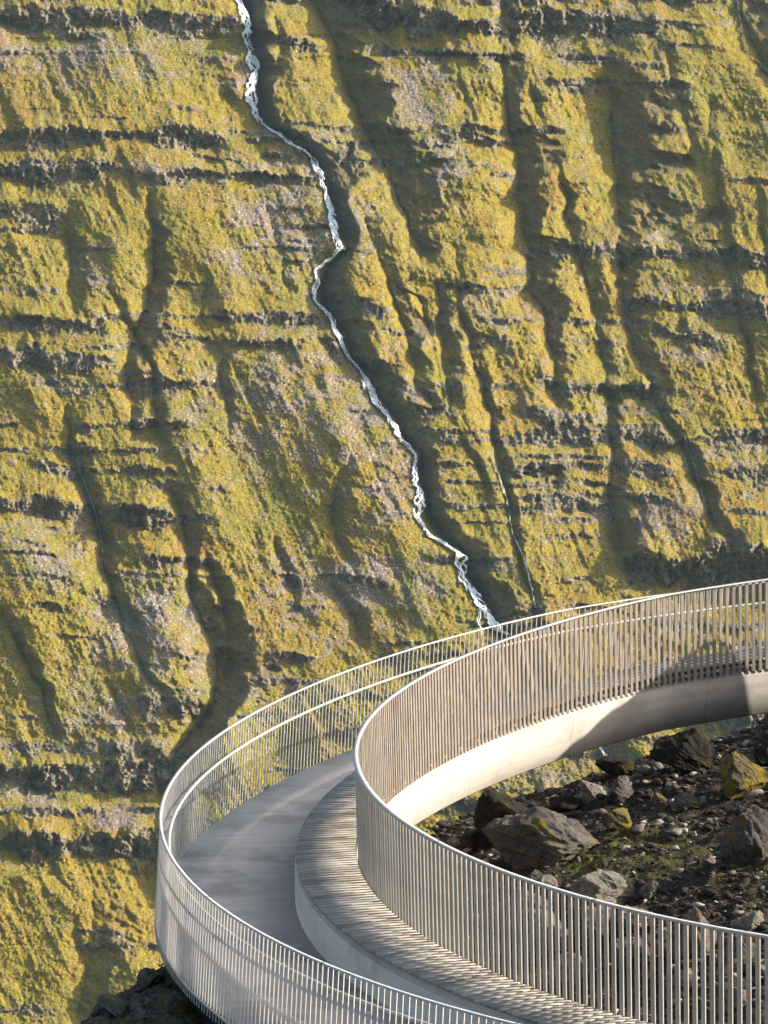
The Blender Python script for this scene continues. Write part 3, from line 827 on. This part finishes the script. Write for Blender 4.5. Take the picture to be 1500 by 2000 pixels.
def rock_shape(vf, seed, nplanes=16, rough=.05, dmin=.62, dmax=1.0):
    v, f = vf; g = np.random.default_rng(seed)
    n = g.normal(size=(nplanes, 3)); n /= np.linalg.norm(n, axis=1)[:, None]
    d = g.uniform(dmin, dmax, nplanes)
    dots = v @ n.T
    r_ = np.where(dots > .05, d / np.maximum(dots, .05), 9).min(1)
    r_ = np.minimum(r_, 1.25)
    if rough:
        a = fbm(v[:, 0] * 2.3 + v[:, 2] * 3.1 + seed, v[:, 1] * 2.3 - v[:, 2] * 1.7, seed, 5, .6)
        bq = fbm(v[:, 0] * 8 + v[:, 2] * 5, v[:, 1] * 8 - v[:, 2] * 6 + seed, seed + 9, 4, .65)
        r_ = r_ * (1 + rough * 1.8 * a + rough * .9 * bq)
    return v * r_[:, None], f

# px, base py, width px, height px, depth ratio, kind, label, rot z, seed
BOULD = [
 (978,1655,155,112,.8,'dark','large dark brown triangular boulder at the left end of the rocky slope',.3,11),
 (1072,1702,232,122,.7,'grey','largest grey block-like boulder beside the mossy patch',.1,12),
 (1346,1512,130,80,.8,'dark','dark humped boulder standing on the skyline below the beam',.2,13),
 (1452,1556,104,84,.8,'ochre','boulder half covered in yellow lichen near the right edge',.4,14),
 (1462,1702,128,112,.8,'grey','tall purplish grey boulder with a yellow right side at the right edge',.9,15),
 (1188,1778,130,80,.9,'pale','rounded pale boulder with light lichen just above the inner rail',.2,16),
 (1266,1757,40,36,.9,'pale','small pale stone just right of the rounded pale boulder',.1,17),
 (1212,1628,64,52,.9,'ochre','squarish ochre stone behind the largest grey boulder',.5,18),
 (1156,1572,66,44,.8,'pale','flat pale wedge-shaped stone above the ochre stone',.3,19),
 (1212,1574,60,52,.9,'grey','blue grey angular stone right of the pale wedge-shaped stone',.8,20),
 (1464,1828,72,46,.9,'pale','angular grey stone resting above the rail at the right edge',.4,21),
 (1384,1692,30,24,.9,'pale','small pale stone left of the tall purplish boulder',.4,22),
 (1196,1512,80,32,.8,'dark','low dark stone on the skyline left of the humped boulder',.2,23),
 (1110,1590,70,34,.8,'dark','flat dark stone behind the largest grey boulder',.2,24),
 (1345,1582,66,26,.9,'grey','long flat grey slab in front of the humped boulder',.2,25),
 (1318,1560,38,30,.9,'grey','small upright grey stone left of the yellow lichen boulder',.7,26),
 (1286,1578,34,24,.9,'ochre','little brown stone between the slabs below the humped boulder',.7,27),
 (1342,1885,104,104,.9,'pink','big brownish pink boulder seen through the bars at lower right',.3,31),
 (1052,1870,150,80,.9,'pink','wide brown boulder seen through the left part of the bars',.2,32),
 (1160,1850,90,80,.9,'grey','grey boulder seen through the bars between two brown ones',.6,33),
 (1232,1900,90,70,.9,'grey','dull grey boulder low behind the bars near the middle',.9,34),
 (1330,1945,70,50,.9,'pink','brownish stone low behind the bars under the big pink boulder',.5,35),
 (1110,1930,80,60,.9,'pink','brown stone at the foot of the bars beside the bench boards',.1,36),
 (1440,1900,80,60,.9,'grey','grey stone behind the bars near the lower right corner',.1,37),
 (1440,1985,90,60,.9,'pink','brown stone behind the bars in the lower right corner',.4,38),
 (1020,1800,120,50,.9,'pink','flat brown rock seen through the bars below the largest grey boulder',.4,39),
 (1236,1820,90,44,.9,'pink','flat brown rock directly behind the rail below the rounded pale boulder',.4,40),
 (1500,1500,60,50,.9,'dark','dark stone on the skyline at the right edge',.4,41),
 (1045,1730,30,30,.9,'grey','small pointed blue grey stone below the largest grey boulder',.4,42),
 (1064,1745,44,28,.9,'pale','pale rounded stone touching the small pointed stone',.4,43),
 (930,1660,70,40,.9,'dark','low dark rock at the far left tip of the rocky slope',.4,44),
 (285,1935,60,40,1.2,'mossy','mossy grey rock at the top of the dark outcrop below the outer railing',.4,51),
 (335,1990,80,46,1.2,'mossy','mossy rock on the dark outcrop touching the outer railing',.9,52),
 (225,1985,80,30,1.2,'mossy','flat mossy rock on the lower left of the dark outcrop',.9,53),
]
for (px, py, w, h, dr, kind, lab, rz, sd) in BOULD:
    p = ground_hit(px, py)
    ppm = F / (p.y / CP)
    W, Hh = w / ppm, h / ppm
    v, f = rock_shape(ICO5, sd, 15, .085)
    c, s_ = math.cos(rz), math.sin(rz)
    v = v / np.array([np.ptp(v[:, 0]), np.ptp(v[:, 1]), np.ptp(v[:, 2])])
    v = v * np.array([W, W * dr, Hh * 1.25])
    v[:, 2] += Hh * .40
    me_o = mesh_np('boulder', v, f, M_ROCKS[kind], smooth=False)
    me_o.location = (p.x, p.y + W * dr * .3, p.z)
    me_o.rotation_euler = (0, 0.12 if sd % 2 else -.1, rz * .4)
    tag(me_o, lab, 'boulder', 'boulders on the rocky slope')

# rubble: thousands of small stones, nobody could count them
SH = [rock_shape(ICO2, 900 + k, 11, .06, .38, .8) for k in range(20)]
Vs, Fs, sh = [], [], []
q = 0; g = np.random.default_rng(5)
N = 62000
for k in range(N):
    if k < 56000: x = g.uniform(.2, 7.6); y = g.uniform(48.0, 62.2)
    else:
        x = g.uniform(-5.0, -2.0); y = g.uniform(49, 55)
        if g.uniform() < .6: continue
    cl = float(vnoise(np.array(x * 1.1), np.array(y * .8), 77))
    if g.uniform() > .25 + 1.1 * cl: continue
    size = .010 * (g.pareto(1.85) + 1)
    if size > .14: size = g.uniform(.02, .10)
    v, f = SH[k % 20]
    sc = size * g.uniform(.5, 1.4, 3); sc[2] *= .5
    a = g.uniform(0, 6.28); ca, sa = math.cos(a), math.sin(a)
    vv = v * sc; vv = np.stack([vv[:, 0] * ca - vv[:, 1] * sa, vv[:, 0] * sa + vv[:, 1] * ca, vv[:, 2] + vv[:, 0] * .2], -1)
    z = float(hill_z(np.array(x), np.array(y)) + hill_rough(np.array(x), np.array(y)))
    Vs.append(vv + np.array([x, y, z + size * .15])); Fs.append(f + q); q += len(v)
    sh.append(np.full(len(v), g.uniform() * (1.0 if size > .03 else .8)))
def mat_rubble():
    t = NT('rubble_stone')
    w = t.coord(); b_ = t.noise(w, 12, 5, .7)
    x = t.ramp(t.attr('tone'), [(0, (.020, .016, .013)), (.62, (.030, .024, .019)), (.74, (.11, .095, .075)), (.88, (.19, .168, .135)), (1, (.33, .30, .25))])
    x = t.mix(t.ramp(b_, [(.35, .7), (.55, 0)]), x, (.02, .017, .013))
    t.col(x); t.bump(b_, .6, .02); return t.m
rub = mesh_np('rubble', np.concatenate(Vs), np.concatenate(Fs), mat_rubble(), attrs={'tone': np.concatenate(sh)})
tag(rub, 'loose pale and dark stones strewn over the black slope', 'rubble', kind='stuff')

# ------------------------------------------------------------------ AIR
bmh = bmesh.new(); bmesh.ops.create_cube(bmh, size=1.0)
zb, zt = -1800.0, 1500.0
for v_ in bmh.verts:
    v_.co = Vector((v_.co.x * 7000, 1500 + v_.co.y * 7600, (zb + zt) / 2 + v_.co.z * (zt - zb)))
hm = bpy.data.meshes.new('haze'); bmh.to_mesh(hm); bmh.free()
hz = bpy.data.objects.new('haze', hm); COL.objects.link(hz); tag(hz, kind='stuff')
ht = bpy.data.materials.new('air'); ht.use_nodes = True
for n_ in list(ht.node_tree.nodes):
    if n_.type == 'BSDF_PRINCIPLED': ht.node_tree.nodes.remove(n_)
pv = ht.node_tree.nodes.new('ShaderNodeVolumePrincipled')
pv.inputs['Color'].default_value = (0.62, 0.86, 1.0, 1)
pv.inputs['Density'].default_value = HAZE
pv.inputs['Anisotropy'].default_value = 0.0
outn = [n_ for n_ in ht.node_tree.nodes if n_.type == 'OUTPUT_MATERIAL'][0]
ht.node_tree.links.new(pv.outputs[0], outn.inputs['Volume'])
hm.materials.append(ht)
